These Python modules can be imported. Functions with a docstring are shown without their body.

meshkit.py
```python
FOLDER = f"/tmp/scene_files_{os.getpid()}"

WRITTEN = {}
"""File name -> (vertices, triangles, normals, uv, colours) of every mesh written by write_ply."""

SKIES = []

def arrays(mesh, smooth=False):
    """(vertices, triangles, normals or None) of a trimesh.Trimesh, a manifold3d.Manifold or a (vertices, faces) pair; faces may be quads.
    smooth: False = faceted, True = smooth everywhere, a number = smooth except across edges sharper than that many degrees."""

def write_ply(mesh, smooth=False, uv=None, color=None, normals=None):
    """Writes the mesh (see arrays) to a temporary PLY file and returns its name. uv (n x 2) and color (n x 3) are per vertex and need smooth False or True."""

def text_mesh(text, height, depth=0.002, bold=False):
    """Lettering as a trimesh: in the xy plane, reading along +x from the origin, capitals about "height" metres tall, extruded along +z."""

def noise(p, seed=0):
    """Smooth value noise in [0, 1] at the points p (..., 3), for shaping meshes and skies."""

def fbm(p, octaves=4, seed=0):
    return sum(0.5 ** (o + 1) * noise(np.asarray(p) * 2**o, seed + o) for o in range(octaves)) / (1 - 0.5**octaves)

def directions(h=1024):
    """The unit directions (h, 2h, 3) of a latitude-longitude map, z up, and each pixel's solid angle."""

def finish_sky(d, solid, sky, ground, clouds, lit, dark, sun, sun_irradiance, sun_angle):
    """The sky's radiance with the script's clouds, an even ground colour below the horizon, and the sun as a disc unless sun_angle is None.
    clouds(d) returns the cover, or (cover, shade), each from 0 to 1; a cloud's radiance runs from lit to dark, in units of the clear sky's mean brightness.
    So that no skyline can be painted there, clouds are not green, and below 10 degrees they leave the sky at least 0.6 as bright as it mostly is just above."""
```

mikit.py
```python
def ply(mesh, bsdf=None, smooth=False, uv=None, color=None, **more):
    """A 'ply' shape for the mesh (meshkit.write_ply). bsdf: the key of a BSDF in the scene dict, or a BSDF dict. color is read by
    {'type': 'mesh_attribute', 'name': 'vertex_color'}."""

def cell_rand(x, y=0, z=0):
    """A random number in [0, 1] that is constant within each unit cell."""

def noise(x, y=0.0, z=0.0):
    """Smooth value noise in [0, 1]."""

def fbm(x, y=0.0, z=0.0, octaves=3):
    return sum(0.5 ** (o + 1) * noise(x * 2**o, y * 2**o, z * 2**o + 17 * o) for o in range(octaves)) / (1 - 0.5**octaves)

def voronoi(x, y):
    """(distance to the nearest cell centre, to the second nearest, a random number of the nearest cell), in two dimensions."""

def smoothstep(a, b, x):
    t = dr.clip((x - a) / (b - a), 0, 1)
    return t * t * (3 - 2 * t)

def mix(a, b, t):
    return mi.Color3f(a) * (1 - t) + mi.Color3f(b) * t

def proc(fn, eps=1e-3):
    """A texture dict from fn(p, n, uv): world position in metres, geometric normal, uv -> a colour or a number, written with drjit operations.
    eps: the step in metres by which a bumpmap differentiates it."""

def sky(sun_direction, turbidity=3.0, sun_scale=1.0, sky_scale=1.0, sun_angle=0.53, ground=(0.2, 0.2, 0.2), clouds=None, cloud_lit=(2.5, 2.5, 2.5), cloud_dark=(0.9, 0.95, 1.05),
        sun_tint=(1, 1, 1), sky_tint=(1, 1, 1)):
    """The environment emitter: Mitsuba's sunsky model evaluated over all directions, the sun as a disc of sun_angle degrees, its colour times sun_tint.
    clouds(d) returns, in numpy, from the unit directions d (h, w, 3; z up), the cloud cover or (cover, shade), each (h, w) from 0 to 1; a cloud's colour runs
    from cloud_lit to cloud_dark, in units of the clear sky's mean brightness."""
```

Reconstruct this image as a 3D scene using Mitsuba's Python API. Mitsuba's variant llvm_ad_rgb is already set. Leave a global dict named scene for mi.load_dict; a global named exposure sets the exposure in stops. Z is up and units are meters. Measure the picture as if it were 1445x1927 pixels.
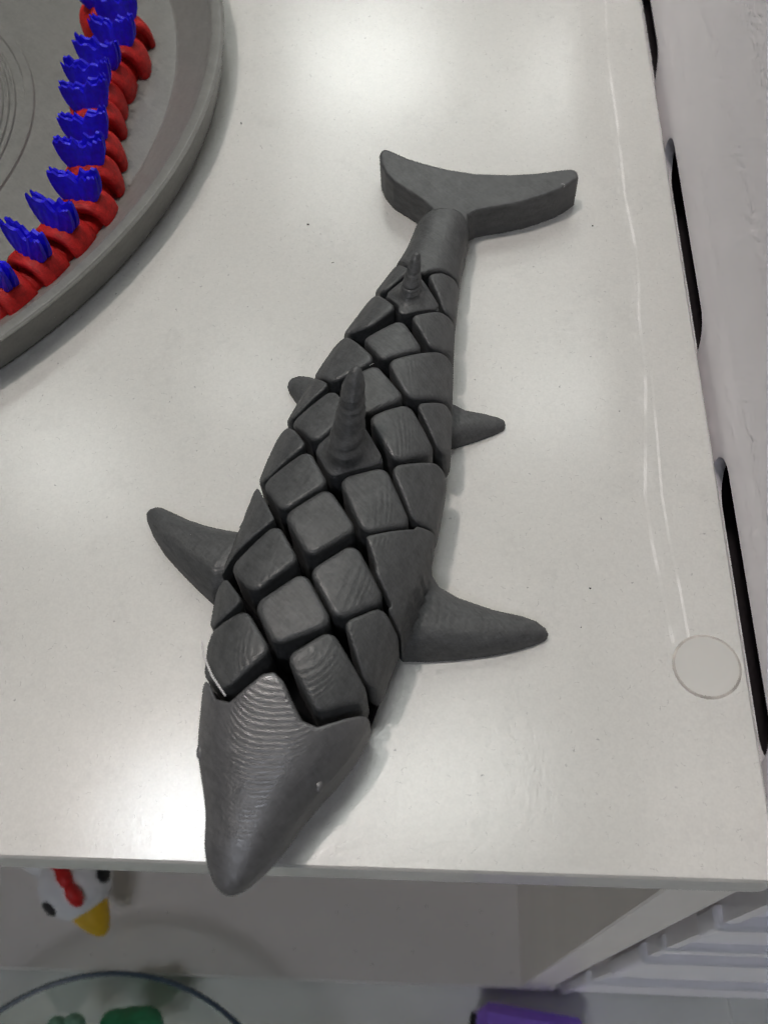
import math, random
import numpy as np, trimesh, mitsuba as mi, drjit as dr
import shapely
from shapely.geometry import Polygon, Point, LineString, box as sbox
from shapely.ops import unary_union
from scipy.spatial import Delaunay
from scipy.interpolate import PchipInterpolator, CubicSpline
import meshkit, mikit
from mikit import proc, noise, fbm, voronoi, cell_rand, smoothstep, mix

T4 = mi.ScalarTransform4f
scene = {'type': 'scene'}
labels = {}
rng = random.Random(7)

# ------------------------------------------------------------------ camera, light, exposure
exposure = -0.95
CAM = np.array([0.0, -0.02926, 0.187])
FWD = np.array([-0.05014164, 0.49200088, -0.86914956])
UP = np.array([-0.01457125, 0.86979123, 0.49320473])
scene['camera'] = {'type': 'thinlens', 'fov': 43.846, 'fov_axis': 'x', 'near_clip': 0.01, 'far_clip': 50.0,
                   'aperture_radius': 0.0009, 'focus_distance': 0.222,
                   'to_world': T4().look_at(origin=CAM.tolist(), target=(CAM + FWD).tolist(), up=UP.tolist())}
AMBIENT = (0.056, 0.065, 0.064)
scene['room_glow'] = {'type': 'constant', 'radiance': {'type': 'rgb', 'value': list(AMBIENT)}}
# lamps on the ceiling two metres above the shelf
KEY = dict(at=(-0.54, 0.38, 2.0), r=0.06, rad=(720, 645, 610))
# ceiling panels: (x, y, half width, half depth, radiance); the last hangs behind the photographer and is cooler
PANELS = [(-0.26, 3.06, .24, .14, 60.0), (0.66, 3.0, .28, .12, 44.0), (0.20, 2.82, .16, .10, 16.0), (-0.34, 2.42, .15, .05, 40.0), (0.62, 1.58, .46, .07, 28.0),
          (0.30, 1.92, .36, .04, 16.0), (-0.52, 1.62, .12, .06, 32.0), (-1.02, 1.34, .18, .12, 22.0), (-0.14, 0.50, .36, .11, 22.0), (-0.36, -1.5, .32, .22, 23.0)]
TINTS = [(.965, 1.0, .955)] * 9 + [(.93, .97, 1.09)]

# ------------------------------------------------------------------ helpers
def ref(k): return {'type': 'ref', 'id': k}
def numbered(name):
    k, n = name, 0
    while k in scene or k in labels or any(q.startswith(k + '__') for q in scene):
        n += 1; k = f'{name}_{n:03d}'
    return k
def put(name, mesh, mat, smooth=False, **more):
    """One entry; name may be 'thing__part'; the last word is numbered when taken."""
    k = numbered(name)
    if isinstance(mesh, tuple): v, f = mesh; mesh = trimesh.Trimesh(np.asarray(v, float), np.asarray(f), process=False)
    m = mesh.copy(); m.apply_scale(0.001)
    scene[k] = mikit.ply(m, mat, smooth=smooth, **more)
    return k
def tag(k, label, cat=None, group=None, kind=None):
    d = {'label': label}
    if cat: d['category'] = cat
    if group: d['group'] = group
    if kind: d['kind'] = kind
    labels[k] = d
def cat(ms): return trimesh.util.concatenate(ms)
def bx(x0, x1, y0, y1, z0, z1, r=0.6):
    """A box with chamfered edges, millimetres."""
    import itertools
    pts = []
    for sx, sy, sz in itertools.product((0, 1), (0, 1), (0, 1)):
        c = np.array([(x0, x1)[sx], (y0, y1)[sy], (z0, z1)[sz]], float); s = np.array([1 - 2 * sx, 1 - 2 * sy, 1 - 2 * sz])
        for a in range(3):
            o = np.array([r, r, r]); o[a] = 0; pts.append(c + o * s)
    return trimesh.convex.convex_hull(np.array(pts))
def revolve(profile, n=160, at=(0, 0, 0)):
    p = np.array(profile, float); m = len(p); a = np.linspace(0, 2 * np.pi, n, endpoint=False)
    v = np.stack([np.outer(np.cos(a), p[:, 0]), np.outer(np.sin(a), p[:, 0]), np.tile(p[:, 1], (n, 1))], -1).reshape(-1, 3) + at
    f = []
    for i in range(n):
        j = (i + 1) % n
        for k in range(m - 1):
            f += [[i * m + k, j * m + k, j * m + k + 1], [i * m + k, j * m + k + 1, i * m + k + 1]]
    return trimesh.Trimesh(v, np.array(f), process=False)
def tube(path, rad, n=8):
    p = np.array(path, float); rad = np.broadcast_to(rad, len(p)); v = []; f = []
    for i in range(len(p)):
        t = p[min(i + 1, len(p) - 1)] - p[max(i - 1, 0)]; t = t / np.linalg.norm(t)
        a = np.cross(t, [0, 0, 1] if abs(t[2]) < .9 else [1, 0, 0]); a /= np.linalg.norm(a); b = np.cross(t, a)
        for k in range(n):
            q = 2 * np.pi * k / n; v.append(p[i] + rad[i] * (np.cos(q) * a + np.sin(q) * b))
    for i in range(len(p) - 1):
        for k in range(n):
            l = (k + 1) % n; f += [[i * n + k, i * n + l, (i + 1) * n + l], [i * n + k, (i + 1) * n + l, (i + 1) * n + k]]
    c0 = len(v); v += [p[0], p[-1]]
    for k in range(n):
        l = (k + 1) % n; f += [[c0, l, k], [c0 + 1, (len(p) - 1) * n + k, (len(p) - 1) * n + l]]
    m = trimesh.Trimesh(np.array(v), np.array(f), process=False); m.fix_normals(); return m
def rings(sections, n=40, cap=True):
    """Loft through closed rings (lists of n points)."""
    v = np.concatenate(sections); m = len(sections); n = len(sections[0]); f = []
    for i in range(m - 1):
        for k in range(n):
            l = (k + 1) % n; f += [[i * n + k, i * n + l, (i + 1) * n + l], [i * n + k, (i + 1) * n + l, (i + 1) * n + k]]
    if cap:
        c = len(v); v = np.vstack([v, sections[0].mean(0), sections[-1].mean(0)])
        for k in range(n):
            l = (k + 1) % n; f += [[c, l, k], [c + 1, (m - 1) * n + k, (m - 1) * n + l]]
    t = trimesh.Trimesh(v, np.array(f), process=False); t.fix_normals(); return t
def blob(c, radii, axes=None, sub=3):
    m = trimesh.creation.icosphere(subdivisions=sub); A = np.eye(3) if axes is None else np.array(axes)
    m.vertices = (m.vertices * radii) @ A + c; return m
def slab(poly, top, bot, fillet=1.2, res=0.9, free=None):
    """A solid over the plan polygon between bot(x, y) and top(x, y), its upper rim rounded by fillet; where the rim runs along the line free it is not rounded."""
    if poly.geom_type != 'Polygon': poly = max(poly.geoms, key=lambda g: g.area)
    poly = Polygon(poly.exterior)
    P = [np.array(shapely.segmentize(poly, res * 0.6).exterior.coords)[:-1]]
    for d in (0.08, 0.25, 0.5, 0.85, 1.3, 1.9):
        g = poly.buffer(-d)
        for h in getattr(g, 'geoms', [g]):
            if not h.is_empty and h.area > 0.5: P.append(np.array(shapely.segmentize(h.simplify(0.02), res * (0.6 if d < 1 else .9)).exterior.coords)[:-1])
    inner = poly.buffer(-2.4)
    x0, y0, x1, y1 = poly.bounds
    gx, gy = np.meshgrid(np.arange(x0, x1, res), np.arange(y0, y1, res * .87)); gx[1::2] += res / 2
    g = np.stack([gx.ravel(), gy.ravel()], 1)
    if not inner.is_empty: P.append(g[shapely.contains_xy(inner, g[:, 0], g[:, 1])])
    xy = np.vstack(P); xy = xy[np.unique(np.round(xy, 3), axis=0, return_index=True)[1]]
    tri = Delaunay(xy).simplices; c = xy[tri].mean(1)
    tri = tri[shapely.contains_xy(poly.buffer(0.01), c[:, 0], c[:, 1])]
    a = xy[tri]; e1, e2 = a[:, 1] - a[:, 0], a[:, 2] - a[:, 0]; area = e1[:, 0] * e2[:, 1] - e1[:, 1] * e2[:, 0]; tri = tri[np.abs(area) > 1e-4]; area = area[np.abs(area) > 1e-4]
    tri[area < 0] = tri[area < 0][:, ::-1]
    edge = poly.exterior if free is None else poly.exterior.difference(free)
    d = np.full(len(xy), 99.) if edge.is_empty else shapely.distance(shapely.points(xy), edge)
    k = np.clip(d, 0, fillet); drop = fillet - np.sqrt(np.maximum(fillet**2 - (fillet - k)**2, 0))
    zb = bot(xy[:, 0], xy[:, 1]); zt = np.maximum(top(xy[:, 0], xy[:, 1]) - drop, zb + 0.25)
    n = len(xy); v = np.vstack([np.c_[xy, zt], np.c_[xy, zb]])
    e = np.vstack([tri[:, [0, 1]], tri[:, [1, 2]], tri[:, [2, 0]]]); s = {tuple(q) for q in e.tolist()}
    be = np.array([q for q in s if (q[1], q[0]) not in s])
    f = np.vstack([tri, tri[:, ::-1] + n, np.c_[be[:, 0], be[:, 0] + n, be[:, 1] + n], np.c_[be[:, 0], be[:, 1] + n, be[:, 1]]])
    return trimesh.Trimesh(v, f, process=False)
def roundp(poly, r): return poly.buffer(-r).buffer(2 * r).buffer(-r) if poly.buffer(-r).area > 1 else poly

# ------------------------------------------------------------------ materials
def layers(step, amp, fine):
    """Printed layers: ridges at every step of height, wavering a little, and fine grain."""
    def fn(p, n, uv):
        x, y, z = p.x * 1000, p.y * 1000, p.z * 1000
        w = 0.2 * noise(x * .2, y * .2, z * .2) + .07 * noise(x * 1.5, y * 1.5, z)
        brush = noise((x + y) * 3.2, (x - y) * .45, z * .6)
        return amp * (0.5 + 0.5 * dr.sin(6.2832 * (z / step + w))) + fine * .9 * brush + fine * noise(x * 5, y * 5, z * 5) + fine * 1.3 * noise(x * 1.6, y * 1.6, z * 6)
    return proc(fn, 3e-5)
def plastic(key, colour, rough, step=0.22, amp=0.6, fine=0.35, spec=0.5, vary=0.10, sheen=0.0):
    c = np.array(colour)
    def fn(p, n, uv):
        x, y, z = p.x * 1000, p.y * 1000, p.z * 1000
        t = 1 + vary * (2 * fbm(x * .35, y * .35, z * .8) - 1) + vary * (noise(x * 2.2, y * 2.2, z * 6) - .5) + vary * (noise((x + y) * 2.4, (x - y) * .35, z) - .5)
        return mi.Color3f(*[float(q) for q in c]) * t
    def rf(p, n, uv):
        x, y, z = p.x * 1000, p.y * 1000, p.z * 1000
        return rough * (.75 + .5 * noise(x * 1.1, y * 1.1, z * 3))
    scene[key] = {'type': 'bumpmap', 'arbitrary': layers(step, amp, fine), 'scale': 4.2e-5,
                  'bsdf': {'type': 'twosided', 'bsdf': {'type': 'principled', 'base_color': proc(fn), 'roughness': proc(rf), 'specular': spec}}}
plastic('grey_filament', (.070, .072, .073), .42, step=.28, amp=.9, fine=.75, spec=.45, vary=.25)
plastic('head_filament', (.095, .094, .097), .36, step=.25, amp=.75, fine=.4, spec=1.0, vary=.2)
plastic('tray_filament', (.175, .173, .160), .32, step=.3, amp=.9, fine=.5, spec=.8)
plastic('red_filament', (.50, .016, .014), .55, step=.3, amp=.9, fine=.9, spec=.3, vary=.3)
plastic('blue_filament', (.016, .006, .70), .5, step=.3, amp=.7, fine=.4, vary=.2)
plastic('purple_filament', (.32, .16, .80), .40, step=.3, amp=.6, fine=.4)
plastic('white_filament', (.88, .87, .89), .45, amp=.3, fine=.2, vary=.03)
plastic('yellow_filament', (.75, .46, .02), .45, amp=.3, fine=.2, vary=.05)
plastic('comb_red_filament', (.62, .012, .012), .45, amp=.3, fine=.2, vary=.05)
plastic('black_filament', (.008, .008, .009), .5, amp=.3, fine=.2, vary=.05)
plastic('green_filament', (.03, .24, .10), .45, amp=.3, fine=.2, vary=.15)
plastic('pale_green_filament', (.24, .46, .33), .45, amp=.3, fine=.2, vary=.1)
scene['thread'] = {'type': 'twosided', 'bsdf': {'type': 'principled', 'base_color': {'type': 'rgb', 'value': [.62, .6, .6]}, 'roughness': .3}}

LINE_A = [(53.5, 275), (51.6, 237), (52.0, 202), (51.6, 178.5), (52.8, 157), (52.6, 147), (51.4, 133.5), (51.5, 118), (47.9, 82), (48.2, 70), (49.4, 56), (50.2, 46.7)]
LINE_B = [(52.7, 117), (52.0, 92), (51.6, 82), (52.1, 70), (53.0, 59), (53.5, 48)]
def seg_dist(x, y, pts):
    best = mi.Float(1e3)
    for (ax, ay), (bx_, by_) in zip(pts[:-1], pts[1:]):
        dx, dy = bx_ - ax, by_ - ay
        t = dr.clip(((x - ax) * dx + (y - ay) * dy) / (dx * dx + dy * dy), 0, 1)
        best = dr.minimum(best, dr.sqrt(dr.square(x - ax - t * dx) + dr.square(y - ay - t * dy)))
    return best
def fibres(x, y, cell, length, width, keep, seed):
    """Scattered short dust fibres: one per cell at most."""
    out = mi.Float(0)
    u, v = x / cell, y / cell
    for a in (-1, 0, 1):
        for b in (-1, 0, 1):
            cx, cy = dr.floor(u) + a, dr.floor(v) + b
            px, py = (cx + cell_rand(cx, cy, seed)) * cell, (cy + cell_rand(cx, cy, seed + 1)) * cell
            an, L = cell_rand(cx, cy, seed + 2) * 6.283, length * (.3 + cell_rand(cx, cy, seed + 3))
            dx, dy = dr.cos(an), dr.sin(an)
            t = dr.clip((x - px) * dx + (y - py) * dy, -L, L)
            q = dr.square(t / L) * .35 * L
            d = dr.sqrt(dr.square(x - px - t * dx + q * dy) + dr.square(y - py - t * dy - q * dx))
            on = dr.select(cell_rand(cx, cy, seed + 4) < keep, 1.0, 0.0)
            out = dr.maximum(out, on * (1 - smoothstep(width * .6, width * 1.6, d)) * (.4 + .6 * cell_rand(cx, cy, seed + 5)))
    return out
def board_colour(p, n, uv):
    x, y = p.x * 1000, p.y * 1000
    base = mi.Color3f(.55, .540, .510) * (1 + .035 * (2 * fbm(x * .03, y * .03) - 1) + .06 * (noise(x * 3.1, y * 3.1, p.z * 900) - .5) + .04 * (noise(x * 1.3, y * 1.3, p.z * 700) - .5))
    up = dr.select(n.z > .7, 1.0, 0.0)
    dust = fibres(x, y, 3.1, .34, .05, .55, 3) * .26 + fibres(x, y, 9.0, .55, .06, .35, 51) * .30 + fibres(x, y, 11.0, .13, .14, .3, 31) * .5
    smear = .06 * smoothstep(.60, .8, fbm(x * .12, y * .12, 4.0)) * noise(x * .9, y * .9)
    dA, dB = seg_dist(x, y, LINE_A), seg_dist(x, y, LINE_B)
    fade = smoothstep(.25, .6, noise(x * .3, y * .09, 8.0))
    tape = ((1 - smoothstep(.15, .55, dA)) * .8 + .9 * (1 - smoothstep(.12, .45, dB)) + .22 * (1 - smoothstep(.8, 3.2, dA)) * noise(x * 1.5, y * .25)) * (.15 + .85 * fade) * (.4 + .6 * noise(x * 3, y * .8))
    c = base * (1 - up * (dust + smear))
    return mix(c, mi.Color3f(.88, .865, .84), dr.clip(up * tape * .75, 0, 1))
def board_bump(p, n, uv):
    x, y = p.x * 1000, p.y * 1000
    return .10 * fbm(x * .9, y * .9, p.z * 1000) + .6 * noise(x * 2.6, y * 2.6, p.z * 1000) + .6 * noise(x * 4.1 + 9, y * 4.1)
BOARD = proc(board_colour)
for k, r in (('melamine_gloss', .17), ('melamine_satin', .40)):
    scene[k] = {'type': 'twosided', 'bsdf': {'type': 'principled', 'base_color': BOARD, 'roughness': r, 'specular': 1.0}}
scene['melamine'] = {'type': 'bumpmap', 'arbitrary': proc(board_bump, 8e-5), 'scale': 1.7e-5,
                     'bsdf': {'type': 'blendbsdf', 'weight': .58, 'bsdf_0': ref('melamine_gloss'), 'bsdf_1': ref('melamine_satin')}}
def lower_colour(p, n, uv):
    x, y = p.x * 1000, p.y * 1000
    return mi.Color3f(.80, .755, .715) * (1 + .05 * (2 * fbm(x * .03, y * .03, p.z * 30) - 1)) * (1 - .4 * fibres(x, y, 14, .3, .3, .35, 9))
scene['lower_melamine'] = {'type': 'twosided', 'bsdf': {'type': 'principled', 'base_color': proc(lower_colour), 'roughness': .38, 'specular': .5}}
def tower_colour(p, n, uv):
    y, z = p.y * 1000, p.z * 1000
    return mi.Color3f(.90, .87, .90) * (1 + .05 * (2 * fbm(y * .04, z * .04) - 1))
def tower_bump(p, n, uv):
    # moulded grain of short dashes in rows along the wall
    y, z = p.y * 1000, p.z * 1000
    r = 0
    for zc, w, s in ((9, 2.2, 1), (17, 2.6, 2), (40, 5, 3), (58, 7, 4)):
        band = dr.exp(-dr.square((z - zc - 2.5 * noise(y * .03, s)) / w))
        r = r + band * dr.maximum(noise(y * .8 + z * .6, z * .9 - y * .2, s * 7) - .45, 0) * 1.9
    return r + .04 * noise(y * 2, z * 2)
scene['tower_plastic'] = {'type': 'bumpmap', 'arbitrary': proc(tower_bump, 2e-4), 'scale': 2.2e-4,
                          'bsdf': {'type': 'twosided', 'bsdf': {'type': 'principled', 'base_color': proc(tower_colour), 'roughness': .35, 'specular': .5}}}
scene['table_white'] = {'type': 'twosided', 'bsdf': {'type': 'principled', 'base_color': proc(lambda p, n, uv: mi.Color3f(.86, .86, .81) * (1 + .05 * (2 * fbm(p.x * 40, p.y * 40) - 1))), 'roughness': .35, 'specular': .5}}
scene['drawer_plastic'] = {'type': 'twosided', 'bsdf': {'type': 'principled', 'base_color': {'type': 'rgb', 'value': [.93, .91, .96]}, 'roughness': .3, 'specular': .5}}
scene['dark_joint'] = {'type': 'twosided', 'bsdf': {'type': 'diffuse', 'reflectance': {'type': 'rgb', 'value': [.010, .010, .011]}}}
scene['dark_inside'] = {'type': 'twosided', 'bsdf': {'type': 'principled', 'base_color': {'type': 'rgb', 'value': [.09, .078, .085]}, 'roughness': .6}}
scene['cap_plastic'] = {'type': 'twosided', 'bsdf': {'type': 'principled', 'base_color': {'type': 'rgb', 'value': [.545, .535, .505]}, 'roughness': .33, 'specular': .5}}
scene['grime'] = {'type': 'twosided', 'bsdf': {'type': 'principled', 'base_color': proc(lambda p, n, uv: mi.Color3f(.24, .225, .205) * (1 + 1.8 * fbm(p.x * 400, p.y * 400))), 'roughness': .6}}
scene['bowl_glass'] = {'type': 'thindielectric', 'int_ior': 1.5, 'specular_transmittance': {'type': 'rgb', 'value': [.90, .94, .92]}}
scene['bowl_rim'] = {'type': 'twosided', 'bsdf': {'type': 'principled', 'base_color': {'type': 'rgb', 'value': [.06, .09, .13]}, 'roughness': .15, 'specular': .6}}

# ------------------------------------------------------------------ lamps
scene['round_ceiling_lamp'] = {'type': 'disk', 'to_world': T4().look_at(origin=KEY['at'], target=(-.02, .09, 0), up=[0, 1, 0]).scale([KEY['r'], KEY['r'], 1]),
                               'emitter': {'type': 'area', 'radiance': {'type': 'rgb', 'value': list(KEY['rad'])}}}
for (x, y, hx, hy, L), TINT in zip(PANELS, TINTS):
    scene[numbered('ceiling_panel_lamp')] = {'type': 'rectangle', 'to_world': T4().translate([x, y, 2.0]).rotate([1, 0, 0], 180).scale([hx, hy, 1]),
                                             'emitter': {'type': 'area', 'radiance': {'type': 'rgb', 'value': [L * t for t in TINT]}}}
for k in [k for k in scene if 'ceiling' in k]:
    labels[k] = {'label': 'ceiling lamp above the shelf', 'category': 'lamp', 'kind': 'structure', 'group': 'ceiling lamps above the shelf'}

# ------------------------------------------------------------------ cabinet, table
c = 'shelf_cabinet'
put(c + '__top_board', bx(-700, 64.4, 0, 700, -11.7, 0, .5), 'melamine')
put(c + '__side_panel', bx(46.7, 60.9, .4, 700, -335, -11.75, .5), 'lower_melamine')
put(c + '__side_panel', bx(-304, -290, .4, 700, -335, -11.75, .5), 'lower_melamine')
put(c + '__bottom_board', bx(-700, 64.0, 0, 700, -347, -335.05, .5), 'lower_melamine')
tag(c, 'white melamine shelf cabinet whose scuffed top board carries the grey shark', 'cabinet')
k = put('table_top', bx(-900, 900, -700, 760, -380, -351, .5), 'table_white'); tag(k, 'white table top under the cabinet and the drawers', None, None, 'structure')
cc = (56.43, 41.46)
k = 'screw_cover'
put(k + '__cap', revolve([(0, .22), (6.2, .22), (6.42, .14), (6.45, .0)], 96, (*cc, 0)), 'cap_plastic', smooth=30)
put(k + '__rim', revolve([(6.38, .2), (6.45, .23), (6.72, .10), (6.95, .01)], 96, (*cc, 0)), 'grime')
tag(k, 'small round white sticker cover with a dark grimy rim near the shelf corner', 'sticker')
for x, y, r, w in ((-34.9, 166.5, .34, 'left of the tail fluke'), (-27.2, 152.5, .2, 'left of the tail stem'), (-58, 208, .3, 'just right of the round tray'),
                   (34, 58.5, .22, 'above the right pectoral fin tip, larger of two'), (31.5, 49.5, .15, 'by the right pectoral fin tip, smaller of two'), (42, 166, .25, 'right of the tail fluke')):
    k = numbered('dark_crumb'); m = blob((x, y, r * .6), (r, r * .8, r * .6), sub=1); scene[k] = mikit.ply((m.vertices * .001, m.faces), 'black_filament')
    tag(k, 'tiny dark crumb on the white shelf ' + w, 'crumb', 'dark crumbs on the shelf')

# ------------------------------------------------------------------ drawer tower
t = 'drawer_tower'
X0 = 66.6
slots = [(24, 95), (128, 204), (234, 311), (345, 420)]
wall = sbox(-1.5, -340, 620, 120)
for a, b in slots:
    wall = wall.difference(LineString([(a + 8, -6.4), (b - 8, -6.4)]).buffer(8.0))
wm = trimesh.creation.extrude_polygon(wall, 3.0, engine='earcut')
v = wm.vertices.copy(); wm.vertices = np.c_[X0 + v[:, 2], v[:, 0], v[:, 1]]; wm.fix_normals()
put(t + '__side_wall', wm, 'tower_plastic')
put(t + '__lid', bx(X0 + 3.02, 400, -1.5, 620, 114, 120, 1), 'tower_plastic')
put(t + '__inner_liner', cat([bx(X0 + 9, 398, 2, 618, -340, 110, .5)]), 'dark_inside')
put(t + '__frame', cat([bx(X0 + 3.02, 400, 0, 14, -348, 114, .5)]), 'drawer_plastic')
def tray_front(prof, x0, x1, r=3.0):
    """A drawer front: the (y, z) profile swept along x with rounded left end."""
    P = np.array(prof, float); secs = []
    for s in np.linspace(0, 1, 6):
        a = s * np.pi / 2; ins = r * (1 - np.sin(a)); q = P.copy(); c0 = P.mean(0)
        lim = np.maximum(np.abs(P - c0) - ins, .2); q = c0 + np.sign(P - c0) * lim
        secs.append(np.c_[np.full(len(P), x0 + r * (1 - np.cos(a))), q])
    secs.append(np.c_[np.full(len(P), x1), P])
    return rings(secs)
def front(z0, z1, y0, x0, name='drawer', r=3.0):
    n = 7; P = []; yb = max(2, y0 + 2.5)
    for cy, cz, a0 in ((y0 + 1.5, z1 - 1.5, 90), (y0 + 1.5, z0 + 1.5, 180), (yb, z0 + .5, 270), (yb, z1 - .5, 0)):
        rr = 1.5 if cy < yb - .1 else .5
        for i in range(n):
            a = math.radians(a0 + 90 * i / (n - 1)); P.append((cy + rr * math.cos(a), cz + rr * math.sin(a)))
    return put(t + '__' + name, tray_front(P, x0, 399, r), 'drawer_plastic', smooth=40)
front(-63, -47, -3.2, 64.6, 'drawer_lip', 1.2)
front(-104, -63.5, 1.2, 66.9, 'drawer', 1)
front(-113, -104.5, -2.4, 65.8, 'drawer_lip', 1.2)
front(-130, -113.5, 1.2, 66.9, 'drawer', 1)
front(-185, -130.5, -3.8, 64.4, 'drawer', 1.8)
front(-241, -187, 1.2, 67.2, 'drawer', 1)
front(-288, -242, -3.4, 64.4, 'drawer', 1.6)
put(t + '__foot', bx(150, 158, 3, 20, -351, -288, 1), 'drawer_plastic')
tag(t, 'tall white plastic drawer tower with slotted side wall standing right of the cabinet', 'drawer unit')
k = put('paper_card', bx(150, 215, -60, 1.5, -350.9, -347.5, .5), 'table_white'); tag(k, 'cream card lying on the table under the drawer tower', 'card')

# ------------------------------------------------------------------ shark
YK = np.array([-12, 5, 20, 35, 55, 80, 105, 130, 150, 168.])
XK = [-35.62, -31.87, -27.8, -25.52, -21.52, -16.6, -11.73, -5.18, .3, 3.19]
WK = [3.6, 8.3, 15.4, 18.07, 20.95, 20.31, 16.53, 11.01, 7.45, 7.09]
HK = [9.5, 15.2, 19.6, 22.3, 22.5, 21.5, 19.5, 16.5, 14, 12.5]
LK = [3.2, 2.4, 1.6, .8, 0, 0, 0, 0, 0, 0]
ZK = [7.5, 8.5, 9.5, 10, 9.5, 9, 8, 7, 6, 5.5]
AX, WF, HF, LF, ZF = CubicSpline(YK, XK), PchipInterpolator(YK, WK), PchipInterpolator(YK, HK), PchipInterpolator(YK, LK), PchipInterpolator(YK, ZK)
NOSE, REAR = -6.4, 158.5
def capn(y): return np.sqrt(np.clip(1 - np.clip((NOSE + 9 - y) / 9, 0, 1)**2, 0, 1))
def capr(y): return np.sqrt(np.clip(1 - np.clip((y - (REAR - 5)) / 5, 0, 1)**2.6, 0, 1))
def halfw(y): return np.maximum(WF(y) * capn(y) * capr(y), .02)
PE = PchipInterpolator(YK, [2.4, 2.6, 2.9, 2.9, 2.6, 2.4, 2.3, 2.3, 2.7, 3.0])
def ratio(x, y):
    k = AX(y, 1); return np.clip(np.abs((x - AX(y)) / np.sqrt(1 + k * k)) / np.maximum(WF(y) * capn(y), .02), 0, 1)
def body_top(x, y): return ZF(y) + (HF(y) - ZF(y)) * np.sqrt(1 - ratio(x, y)**PE(y)) * capn(y)**.8
def body_bot(x, y): return np.maximum(LF(y), LF(y) + (ZF(y) - LF(y)) * (1 - 1.35 * np.sqrt(1 - ratio(x, y)**PE(y)) * capn(y)))
ys = np.r_[np.linspace(NOSE + .01, NOSE + 9, 30), np.linspace(NOSE + 9.5, REAR - 6, 120), np.linspace(REAR - 5.5, REAR - .01, 25)]
kk = AX(ys, 1); nx, ny = 1 / np.sqrt(1 + kk * kk), -kk / np.sqrt(1 + kk * kk)
hw = halfw(ys)
OUT = Polygon(np.vstack([np.c_[AX(ys) + nx * hw, ys], np.c_[AX(ys) - nx * hw, ys][::-1]])).buffer(0)
RIM = OUT.exterior.buffer(.12)
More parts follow.
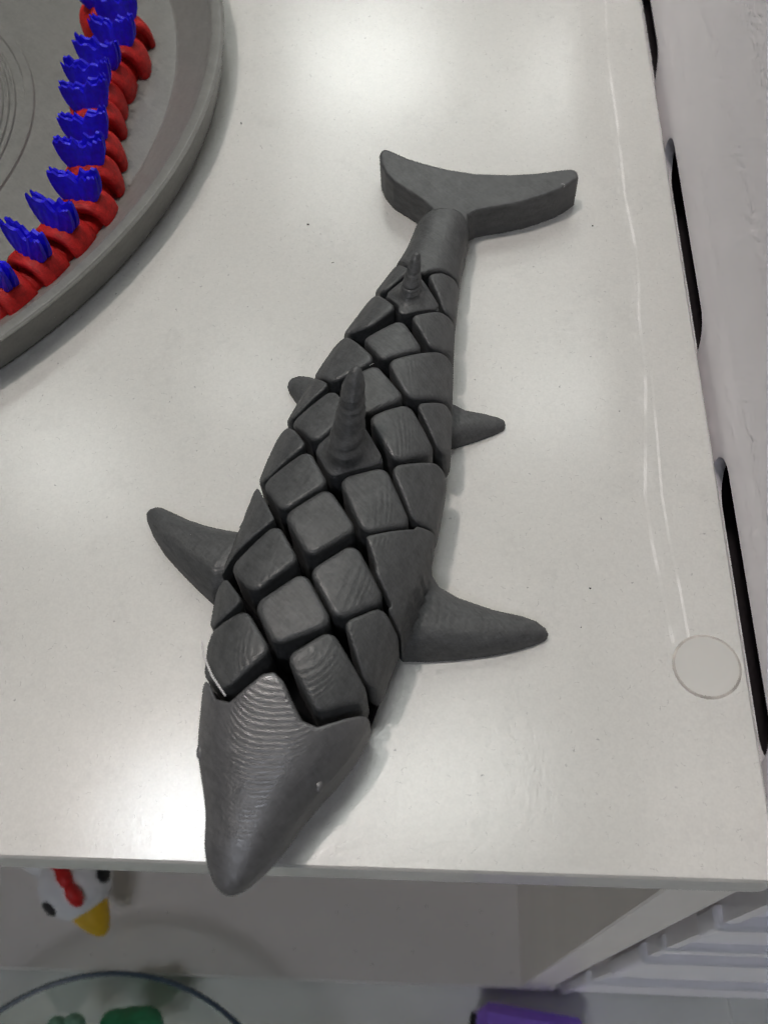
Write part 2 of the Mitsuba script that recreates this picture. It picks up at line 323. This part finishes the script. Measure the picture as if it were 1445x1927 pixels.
TILES = {
 's01': [(-26.1, 33.2), (-18.6, 38.6), (-11.1, 27.6), (-20.1, 23.6)], 's02': [(-33.2, 43.9), (-24.5, 50.5), (-18.5, 40.2), (-28.8, 35.7)],
 's03': [(-46.5, 38.5), (-35.2, 42.8), (-29.7, 34.4), (-37.7, 27.5), (-43.5, 33.0)], 's04': [(-41.2, 51.7), (-36.4, 45.0), (-44.4, 39.5), (-48.8, 46.2)],
 's05': [(-15.9, 40.5), (-9.3, 44.4), (-4.0, 37.2), (-4.4, 29.7), (-10.0, 26.6)], 's06': [(-23.4, 50.6), (-15.1, 56.9), (-8.7, 45.6), (-17.9, 41.2)],
 's07': [(-29.3, 63.5), (-21.1, 69.5), (-15.0, 60.1), (-23.7, 53.9)], 's08': [(-39.8, 53.7), (-31.0, 61.8), (-26.0, 53.1), (-34.0, 46.6)],
 's09': [(-18.8, 71.9), (-9.8, 75.3), (-4.4, 63.1), (-13.3, 59.6)], 's10': [(-35.3, 73.3), (-26.1, 79.6), (-21.2, 70.4), (-30.1, 64.7)],
 'pl': [(-37.2, 73.4), (-31.8, 62.7), (-40.1, 56.5), (-42.5, 53.3), (-48.4, 57.3), (-48.2, 70.8)],
 'pr': [(-12.7, 58.9), (-3.6, 62.8), (5.0, 64.2), (5.0, 50.2), (-2.9, 36.9), (-5.0, 37.4)],
 'df': [(-24.4, 79.8), (-16.6, 88.6), (-10.1, 76.5), (-20.1, 71.7)], 's14': [(-20.6, 98.2), (-12.9, 102.8), (-6.4, 94.0), (-14.9, 88.7)],
 's15': [(-13.8, 88.4), (-5.3, 92.5), (.3, 82.0), (-7.7, 77.2)], 's16': [(-3.4, 93.0), (3.7, 96.6), (8.9, 95.8), (8.8, 79.3), (2.5, 81.0)],
 's17': [(-30.8, 89.5), (-22.1, 96.4), (-16.6, 87.9), (-24.5, 81.6)], 's18': [(-28.4, 104.4), (-23.3, 98.4), (-31.1, 90.9), (-37.8, 93.7), (-36, 103.5)],
 's19': [(-33.9, 93.0), (-26.9, 81.3), (-35.6, 74.6), (-42.8, 78.1), (-42, 90)], 's20': [(-10.2, 104.0), (.6, 109.3), (9.9, 112.4), (9.8, 99.6), (3.8, 98.2), (-5.5, 93.9)],
 's21': [(-25.2, 121.2), (-20.5, 114.6), (-13.1, 104.6), (-22.6, 98.9), (-34.1, 108.3)], 's22': [(-16.1, 111.6), (-7.8, 117.6), (-2.3, 108.2), (-11.0, 103.9)],
 's23': [(-27.7, 122.6), (-16.5, 133.4), (-13.4, 127.2), (-9.3, 121.6), (-14.9, 116.0), (-20.5, 115.6)], 'dr': [(-12.4, 125.8), (-5.9, 132.8), (-4.2, 132.8), (1.0, 123.3), (-7.4, 119.3)],
 's25': [(-5.4, 118.5), (1.2, 122.0), (9.0, 121.5), (9.9, 114.0), (-.6, 109.8)], 's26': [(-1.6, 133.3), (1.4, 134.8), (9.8, 135.4), (9.5, 123.0), (2.6, 123.0)],
 's27': [(-14.8, 143.3), (-9.8, 139.6), (-6.3, 134.9), (-12.9, 127.6), (-20.5, 134.1)], 's28': [(-10.5, 77.0), (-6.4, 76.3), (-2.6, 79.8), (6, 79.0), (8, 65.5), (-3.0, 64.2)],
 'stem': [(-16, 165), (12, 165), (12.4, 150.6), (9.8, 136.8), (3.2, 136.0), (-.9, 134.9), (-3.4, 133.6), (-5.4, 136.0), (-8.7, 140.9), (-13.6, 144.9)],
}
TILES['s28'] = [(-9.0, 75.6), (-6.4, 76.4), (2.8, 80.2), (8, 78.2), (8, 65.5), (-3.4, 63.6)]
HEAD = [(-48.0, 36.5), (-44.3, 34.0), (-42.1, 31.0), (-39.3, 26.2), (-36.4, 25.3), (-30.6, 30.1), (-28.5, 30.5), (-26.6, 28.9), (-24.9, 25.6), (-22.8, 22.1), (-20.0, 21.2), (-16.7, 22.6), (-12.6, 24.5), (-9.2, 25.4), (-4, 24), (0, -20), (-60, -20)]
GAP = .55
plan = {}
done = Polygon()
for k in list(TILES):
    g = Polygon(TILES[k]).buffer(0).buffer(.38, join_style=2).intersection(OUT)
    if not done.is_empty: g = g.difference(done.buffer(GAP))
    if g.geom_type != 'Polygon': g = max(g.geoms, key=lambda q: q.area)
    done = done.union(g); plan[k] = g
head = Polygon(HEAD).buffer(0).intersection(OUT).difference(done.buffer(.5))
S = 'articulated_shark'
hm = slab(head.buffer(.7).buffer(-1.4).buffer(.7).intersection(OUT), body_top, body_bot, .9, .8, RIM)
put(S + '__head', hm, 'head_filament', smooth=50)
for (ex, ey), sd in (((-41.9, 17.5), -1), ((-19.6, 12.0), 1)):
    z = float(body_top(np.array([ex]), np.array([ey]))[0])
    put(S + '__head__eye', blob((ex, ey, z - .45), (.75, 1.5, .75), sub=3), 'head_filament', smooth=True)
for k, g in plan.items():
    if k[0] != 's' or k == 'stem': continue
    g = roundp(g, min(2.4, math.sqrt(g.area) / 5.0)).intersection(OUT); dz, ax, ay = rng.uniform(-.2, .2), rng.uniform(-.012, .012), rng.uniform(-.012, .012); cx, cy = g.centroid.x, g.centroid.y
    m = slab(g, lambda x, y: body_top(x, y) + dz + ax * (x - cx) + ay * (y - cy), body_bot, 1.0, .8, RIM)
    put(S + '__scale', m, 'grey_filament', smooth=50)
m = slab(roundp(plan['stem'], 1.0).intersection(OUT), body_top, body_bot, .9, .8, RIM); put(S + '__tail_stem', m, 'grey_filament', smooth=50)
# joint core low between the scales
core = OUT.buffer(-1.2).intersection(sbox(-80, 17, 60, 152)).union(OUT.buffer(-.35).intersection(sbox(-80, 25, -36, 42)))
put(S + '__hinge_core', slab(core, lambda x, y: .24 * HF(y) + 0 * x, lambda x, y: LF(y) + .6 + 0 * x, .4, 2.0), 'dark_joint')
# fluke
kz = (187 - 9.5) / (187 - 10)
fl = [(-15.3, 182.7), (-14.7, 184.5), (-13.0, 184.0), (-7.9, 180.7), (-3.3, 178.6), (3.1, 176.3), (10.3, 174.7), (19.2, 174.3), (25.9, 174.7), (31.3, 175.7), (35.4, 176.4), (36.8, 175.7), (37.1, 173.5), (34.6, 171.0), (31.9, 168.9), (26.9, 166.3), (22.5, 164.5), (17.2, 163.0), (12.8, 162.1), (10.1, 161.2), (7.8, 159.5), (8.0, 155), (-2, 155), (-1.0, 161.8), (-3.1, 164.9), (-7.6, 168.9), (-11.3, 172.1), (-13.6, 175.7), (-14.9, 179.3)]
fl = [(x * kz, CAM[1] * 1000 + (y - CAM[1] * 1000) * kz) for x, y in fl]
put(S + '__tail_fluke', slab(Polygon(fl).buffer(.8).buffer(-1.6).buffer(.8).buffer(.35), lambda x, y: 9.6 + 0 * x, lambda x, y: 0 * x, .8, 1.0), 'grey_filament', smooth=40)
# pectoral fins grown out of their side plates
def smax(a, b, k=2.5): return .5 * (a + b + np.sqrt((a - b)**2 + k * k)) - .0
def pectoral(key, fin, root, tip, others):
    F_ = Polygon(fin).buffer(0); F_ = F_.buffer(.6).buffer(-.6)
    F_ = F_.difference(unary_union([g for q, g in plan.items() if q != key]).buffer(GAP))
    if F_.geom_type != 'Polygon': F_ = max(F_.geoms, key=lambda q: q.area)
    whole = plan[key].union(F_).buffer(.9).buffer(-.9)
    whole = whole.difference(unary_union([g for q, g in plan.items() if q != key]).buffer(GAP)).buffer(-.7).buffer(1.4).buffer(-.7)
    if whole.geom_type != 'Polygon': whole = max(whole.geoms, key=lambda q: q.area)
    r0, r1 = np.array(root), np.array(tip); L = np.linalg.norm(r1 - r0); u = (r1 - r0) / L
    E_ = F_.union(OUT).exterior
    def top(x, y):
        q = np.clip(((x - r0[0]) * u[0] + (y - r0[1]) * u[1]) / L, 0, 1)
        d = np.where(shapely.contains_xy(F_.union(OUT), x, y), shapely.distance(shapely.points(x, y), E_), 0)
        th = 8.5 * (1 - q) + 3.4 * q; w = 5.5 * (1 - q) + 2.6 * q
        fz = 1.4 + (th - 1.4) * np.sqrt(np.clip(1 - (1 - np.clip(d / w, 0, 1))**2, 0, 1))
        inside = shapely.contains_xy(OUT, x, y); bt = np.where(inside, body_top(x, y), 0)
        return np.where(bt > 0, smax(bt, fz, 3.6), smax(fz, 0 * fz, .6))
    fin_zone = F_.buffer(.3)
    def bot(x, y): return np.where(shapely.contains_xy(fin_zone, x, y), 0, body_bot(x, y))
    return put(S + '__pectoral_fin', slab(whole, top, bot, .7, .8, RIM.union(E_.buffer(.4))), 'grey_filament', smooth=55)
pectoral('pr', [(-6, 60), (.1, 60.0), (2.0, 56.7), (6.0, 54.4), (13.0, 52.1), (19.1, 50.9), (22.0, 49.9), (24.0, 48.3), (24.5, 46.9), (23.7, 46.2), (21.6, 45.2), (16.7, 43.6), (11.8, 42.5), (5.8, 41.6), (-.2, 41.1), (-5.3, 41.0), (-10, 41), (-11, 55)], (-4, 50), (24, 47), None)
pectoral('pl', [(-38, 68), (-42.5, 69.1), (-45.5, 69.7), (-49.7, 70.8), (-54.0, 72.4), (-58.1, 74.4), (-60.7, 75.7), (-62.2, 75.9), (-63.7, 75.3), (-64.3, 74.2), (-63.9, 72.5), (-61.9, 68.7), (-58.9, 64.6), (-55.3, 60.9), (-50.7, 56.5), (-46.2, 52.6), (-42, 54), (-36, 60)], (-43, 62), (-63, 75), None)
# pelvic fins
def small_fin(poly, root, tip):
    F_ = Polygon(poly).buffer(-.8).buffer(1.5); r0, r1 = np.array(root), np.array(tip); L = np.linalg.norm(r1 - r0); u = (r1 - r0) / L
    def top(x, y):
        q = np.clip(((x - r0[0]) * u[0] + (y - r0[1]) * u[1]) / L, 0, 1); d = shapely.distance(shapely.points(x, y), F_.exterior)
        return 1.2 + (5.2 * (1 - q) + 2.2 * q - 1.2) * np.sqrt(np.clip(1 - (1 - np.clip(d / 3, 0, 1))**2, 0, 1))
    put(S + '__pelvic_fin', slab(F_, top, lambda x, y: 0 * x, .3, .6), 'grey_filament', smooth=50)
small_fin([(1, 104.5), (5.0, 103.9), (7.4, 102.6), (11.1, 102.2), (15.0, 101.3), (16.4, 100.6), (16.6, 99.9), (14.1, 98.4), (10.0, 96.5), (5.1, 94.6), (1, 94)], (4, 99), (16.4, 100.4))
small_fin([(-25, 110), (-27.0, 110.9), (-30.3, 112.5), (-32.9, 113.1), (-34.5, 112.4), (-34.9, 110.9), (-34.4, 109.6), (-32.4, 106.6), (-29, 102), (-25, 103)], (-28, 107), (-34.5, 112))
# dorsal fins: plate and blade in one
def skirt(poly, base, fin0, z0):
    """The flare of a fin: from its plate's outline up to the fin's lowest ring."""
    n = len(fin0); secs = []; ext = poly.exterior
    P0 = []
    for p in fin0[:, :2]:
        d = p - base; d = d / np.linalg.norm(d); hit = LineString([base, base + d * 60]).intersection(ext)
        hit = hit if hit.geom_type == 'Point' else max(hit.geoms, key=lambda g: g.distance(Point(*base))); P0.append([hit.x, hit.y])
    P0 = np.array(P0)
    for s_, w, zz in ((0, 0, -.9), (.01, 0, -.35), (.06, 0, -.05), (.3, .04, .05), (.5, .14, .1), (.7, .34, .1), (.86, .62, .1), (1, 1, 0)):
        xy = P0 * (1 - s_) + fin0[:, :2] * s_; secs.append(np.c_[xy, (body_top(xy[:, 0], xy[:, 1]) + zz) * (1 - w) + z0 * w])
    return secs
def blade(base, tip, za, prof, ax_dir, plate):
    a = np.array(ax_dir, float); a /= np.linalg.norm(a); b = np.array([a[1], -a[0]]); secs = []
    q = np.linspace(0, 2 * np.pi, 36, endpoint=False)
    hs = np.array([p[0] for p in prof]); hh = np.linspace(0, 1, 40)
    la, lb, lc = (np.interp(hh, hs, [p[i] for p in prof]) for i in (1, 2, 3))
    for h, A_, B_, s in zip(hh, la, lb, lc):
        c0 = np.array(base) * (1 - s) + np.array(tip) * s; w = 1 + rng.uniform(-.045, .045); c0 = c0 + np.array([rng.uniform(-.1, .1), rng.uniform(-.1, .1)])
        x = A_ * np.sign(np.cos(q)) * np.abs(np.cos(q))**.9 * w; y = B_ * np.sin(q) * w
        secs.append(np.c_[c0[0] + x * a[0] + y * b[0], c0[1] + x * a[1] + y * b[1], np.full(36, za[0] + (za[1] - za[0]) * h)])
    return rings(skirt(plate, np.array(base), secs[0], za[0]) + secs[1:])
P1_ = roundp(plan['df'], 1.8).intersection(OUT); P2_ = roundp(plan['dr'], 1.3).intersection(OUT)
pm = slab(P1_, lambda x, y: body_top(x, y) - .9, body_bot, .3, .9, RIM)
put(S + '__dorsal_fin', cat([pm, blade((-17.6, 79.4), (-15.4, 87.4), (24.5, 38.2), [(0, 5.0, 3.7, 0), (.2, 4.3, 3.2, .22), (.5, 3.4, 2.7, .52), (.8, 2.4, 2.0, .82), (.94, 1.5, 1.3, .96), (1, .7, .6, 1)], (.19, .98), P1_)]), 'grey_filament', smooth=50)
pm = slab(P2_, lambda x, y: body_top(x, y) - .9, body_bot, .3, .8, RIM)
put(S + '__dorsal_fin', cat([pm, blade((-5.7, 126.0), (-4.5, 130.6), (18.6, 25.6), [(0, 3.1, 2.4, 0), (.3, 2.5, 1.9, .3), (.6, 1.9, 1.5, .62), (.9, 1.2, 1.0, .93), (1, .5, .5, 1)], (.27, .96), P2_)]), 'grey_filament', smooth=50)
# stray printing threads
put(S + '__stray_thread', tube([(-44.0, 38.5, 15.5), (-43.0, 35.6, 18.0), (-41.9, 33.2, 19.6), (-39.9, 29.6, 21.0), (-36.8, 25.6, 21.6)], [.12, .17, .2, .22, .18]), 'thread', smooth=True)
for x, y, z, l, a in ((-13.7, 103.0, 19.6, 1.2, .4), (-14.6, 86.6, 33.5, 1.0, .2), (-6.3, 127.2, 19.5, 1.2, .6), (33.2, 170.6, 9.7, 1.4, 1.8), (-44.3, 79.5, 9.5, 1.2, 2.4), (-4.6, 135.2, 17.0, 1.0, 1.0)):
    pts = [(x + l * (s - .5) * math.cos(a) + .25 * math.sin(5 * s), y + l * (s - .5) * math.sin(a), z + .4 * math.sin(3 * s)) for s in np.linspace(0, 1, 6)]
    put(S + '__stray_thread', tube(pts, .07, 6), 'thread', smooth=True)
tag(S, 'dark grey printed shark of jointed scales lying nose over the shelf front edge', 'toy shark')
labels[S + '__tail_fluke'] = {'label': 'thick flat crescent tail fluke'}

# ------------------------------------------------------------------ tray and dragon
TC = (-217.6, 220.4)
t = 'round_tray'
prof = [(0, 2.0), (137.0, 2.0), (138.5, 2.5), (148.5, 9.2), (150.0, 11.0), (151.0, 11.4), (153.0, 11.4), (153.9, 10.8), (153.2, 9.8), (153.0, 8.6), (152.2, 5), (151.4, 1.0), (150.6, .02)]
put(t + '__dish', revolve(prof, 360, (*TC, 0)), 'tray_filament', smooth=25)
rc = (-197.0, 200.0)
put(t + '__raised_ring', revolve([(74.4, 2.01), (74.7, 2.6), (77.2, 2.6), (77.6, 2.01)], 300, (*rc, 0)), 'tray_filament')
for i in range(14):
    r = 71.5 - 1.9 * i; put(t + '__raised_ring', revolve([(r - .8, 2.01), (r - .5, 2.55), (r + .1, 2.55), (r + .4, 2.01)], 240, (*rc, 0)), 'tray_filament')
tag(t, 'round grey printed tray with a raised rim left of the shark', 'tray')
D = 'articulated_dragon'
PATH = [(-113.0, 258.5), (-105.5, 250.6), (-97.4, 241.2), (-96.0, 229.6), (-98.6, 219.0), (-99.8, 209.8), (-98.8, 201.0), (-96.4, 187.6), (-95.4, 177.6), (-94.2, 164.4), (-98.0, 154.0), (-102.9, 144.0), (-109.0, 134.6), (-116, 127)]
PATH = np.array(PATH) + (0, 1.2)
def arch(w, h, n=26):
    a = np.linspace(0, np.pi, n); e = 2 / 2.6
    up = np.c_[-w * np.sign(np.cos(a)) * np.abs(np.cos(a))**e, h * np.abs(np.sin(a))**e]
    return np.vstack([np.c_[up[:, 0], 2.0 + up[:, 1] * 1.0], [[w * .6, 2.0], [-w * .6, 2.0]]])
def along(c, tdir, sections):
    n = np.array([tdir[1], -tdir[0]]); out = []
    for tt, w, h in sections:
        A = arch(w, h); out.append(np.c_[c[0] + tdir[0] * tt + n[0] * A[:, 0], c[1] + tdir[1] * tt + n[1] * A[:, 0], A[:, 1]])
    return rings(out)
def crest(c, tdir, seed):
    """A fluted blue cup: two jagged flame panels, high at the sides and low in the middle."""
    r = random.Random(seed); n = np.array([tdir[1], -tdir[0]]); ms = []
    for off, k0, sh in ((1.0, 1.0, 0), (-1.1, .80, 0)):
        pk = [(-1, 8.9), (-.93, 9.7), (-.84, 8.7), (-.74, 9.3), (-.58, 8.0), (-.38, 7.7), (-.22, 8.5), (-.04, 6.9), (.10, 6.0), (.22, 6.8), (.36, 7.7), (.47, 7.1), (.60, 8.0), (.72, 7.7), (.84, 8.9), (.92, 8.2), (1, 8.8)]
        us = [u + r.uniform(-.025, .025) for u, h in pk]; hs = [h + r.uniform(-.45, .45) for u, h in pk]; us[0], us[-1] = -1, 1
        if r.random() < .5: us, hs = [-u for u in us[::-1]], hs[::-1]
        U = np.unique(np.r_[np.linspace(-1, 1, 41), us]); hU = np.interp(U, us, hs); ws = np.linspace(0, 1, 8)
        nr = .55 + .45 * np.cos(2.2 * np.pi * (U + .1))**2
        ph = r.uniform(0, 6); F_, B_ = [], []
        for u, h, nn in zip(U, hU, nr):
            for w in ws:
                z = w * h; wide = np.interp(z, [0, 1.2, 3.5, 6, 9], [3.9, 5.0, 5.9, 6.4, 6.6])
                lat = wide * u; th = (1.5 * (.35 + .65 * nn) * (1 - .75 * w**1.6) + .12 * math.cos(8 * u + ph) * (1 - .5 * w)) * math.sqrt(max(1 - .8 * u * u, .05)) + .18
                mid = off - 1.6 * abs(u)**1.5 * (.25 + .09 * z) + .10 * z + .9 * (abs(u))
                for lst, sg in ((F_, -1), (B_, 1)): lst.append([c[0] + n[0] * lat + tdir[0] * (mid + sg * th), c[1] + n[1] * lat + tdir[1] * (mid + sg * th), 10.0 + z])
        m, k = len(U), len(ws); v = np.array(F_ + B_); N = m * k; f = []
        for a in range(m - 1):
            for b in range(k - 1):
                p, q = a * k + b, (a + 1) * k + b
                f += [[p, q, q + 1], [p, q + 1, p + 1], [N + p, N + q + 1, N + q], [N + p, N + p + 1, N + q + 1]]
            p, q = a * k + k - 1, (a + 1) * k + k - 1; f += [[p, q, N + q], [p, N + q, N + p]]
            p, q = a * k, (a + 1) * k; f += [[p, N + q, q], [p, N + p, N + q]]
        for b in range(k - 1):
            for a in (0, m - 1):
                p = a * k + b; f += [[p, p + 1, N + p + 1], [p, N + p + 1, N + p]]
        t_ = trimesh.Trimesh(v, np.array(f), process=False); t_.fix_normals(); ms.append(t_)
    return cat(ms)
for i in range(1, len(PATH) - 1):
    c0 = PATH[i]; td = PATH[i - 1] - PATH[i + 1]; td = td / np.linalg.norm(td)
    gap = np.linalg.norm(PATH[i] - PATH[i + 1])
    kx = put(D + '__body_segment', along(c0, td, [(-2.8, 5.6, 6.6), (-4.5, 6.4, 7.6), (-4.7, 7.2, 8.6), (-4.3, 7.7, 9.2), (-3.2, 8.2, 9.6), (-1, 8.2, 9.6), (2, 7.6, 9.2), (4.4, 6.9, 8.4), (5.2, 6.0, 7.4)]), 'red_filament', smooth=45)
    j = along(c0, td, [(-gap * .7, 4.2, 4.6), (-gap * .6, 4.6, 5.2), (-gap * .3, 4.6, 5.4), (0, 4.4, 5.2)])
    put(kx + '__joint', j, 'red_filament', smooth=45)
    put(kx + '__crest', crest(c0, td, i), 'blue_filament', smooth=40)
tag(D, 'red jointed dragon with blue flame crests curled inside the round grey tray', 'toy dragon')

# ------------------------------------------------------------------ things on the lower boards
H = 'toy_chicken'
ch = np.array([-171.3, 37.2, -302.0]); R = 17.5
f = np.array([.58, -.80, -.15]); f /= np.linalg.norm(f); l = np.array([.80, .58, 0]); l /= np.linalg.norm(l); u = np.cross(l, f); u *= np.sign(u[2])
AXS = [f, l, u]
put(H + '__body', cat([blob(ch, (R, R, R), AXS, 4), blob(ch - f * 26 + [-6, 4, -12], (24, 20, 20), AXS, 3)]), 'white_filament', smooth=True)
comb = [blob(ch + R * (a * f + 1.0 * (1 - .25 * a * a) * u), (7.0, 3.6, 4.6), [f * .9 - u * .5 * a, l, u], 3) for a in (.42, -.12, -.62)]
put(H + '__comb', cat(comb), 'comb_red_filament', smooth=True)
bk = []
for s, rr in ((.80, 9.4), (.95, 8.9), (1.15, 7.6), (1.4, 5.4), (1.58, 3.2), (1.66, .6)):
    q = np.linspace(0, 2 * np.pi, 40, endpoint=False); cen = ch + f * R * s + u * (-2.0 * s + 1)
    bk.append(cen + rr * (np.outer(np.cos(q), l) + .85 * np.outer(np.sin(q), u)))
put(H + '__beak', rings(bk), 'yellow_filament', smooth=50)
for sgn in (-1, 1):
    d = sgn * .80 * l + .30 * f + .45 * u; d /= np.linalg.norm(d); a2 = np.cross(d, u); a2 /= np.linalg.norm(a2)
    put(H + '__eye', blob(ch + d * (R - .2), (1.4, 4.3, 4.8), [d, a2, np.cross(d, a2)], 3), 'black_filament', smooth=True)
tag(H, 'white toy chicken with red comb and yellow beak on the lower cabinet board', 'toy chicken')
G = 'glass_bowl'
gc = (-137.5, -94.0)
put(G + '__bowl', revolve([(0, -347.5), (45, -347.5), (58, -344), (76, -326), (86, -306), (91, -290)], 160, (*gc, 0)), 'bowl_glass', smooth=True)
a = np.linspace(0, 2 * np.pi, 13)
put(G + '__rim', revolve([(91 + 1.2 * math.cos(q), -290 + 1.2 * math.sin(q)) for q in a], 200, (*gc, 0)), 'bowl_rim', smooth=True)
tag(G, 'clear glass bowl with a blue grey rim holding green toys', 'bowl')
for nm, mt, pos, rad, lb in (('green_toy', 'green_filament', (-134, -28, -311), (15, 13, 14), 'dark green rounded toy in the glass bowl'), ('pale_green_toy', 'pale_green_filament', (-164, -30, -310), (9, 9, 11), 'pale green small toy in the glass bowl')):
    m = cat([blob(pos, rad, sub=3), blob(np.array(pos) + [rad[0] * .4, 6, 6], np.array(rad) * .55, sub=3), blob(np.array(pos) + [-rad[0] * .5, 5, 5], np.array(rad) * .5, sub=3)])
    k = put(nm, m, mt, smooth=True); tag(k, lb, 'toy')
P_ = 'purple_toy'
ang = math.atan2(-4.8, 38.6); ca, sa = math.cos(ang), math.sin(ang)
def rot(m, o): v = m.vertices.copy(); m.vertices = np.c_[o[0] + ca * v[:, 0] - sa * v[:, 1], o[1] + sa * v[:, 0] + ca * v[:, 1], v[:, 2]]; return m
put(P_ + '__block', rot(bx(0, 52, -46, 0, -346.8, -326, 4.5), (26.2, -6.2)), 'purple_filament', smooth=20)
put(P_ + '__base', rot(bx(-3, 54, -48, -3.5, -350.9, -347, .8), (26.2, -8.2)), 'black_filament')
tag(P_, 'purple printed block on a thin black base on the table', 'block')
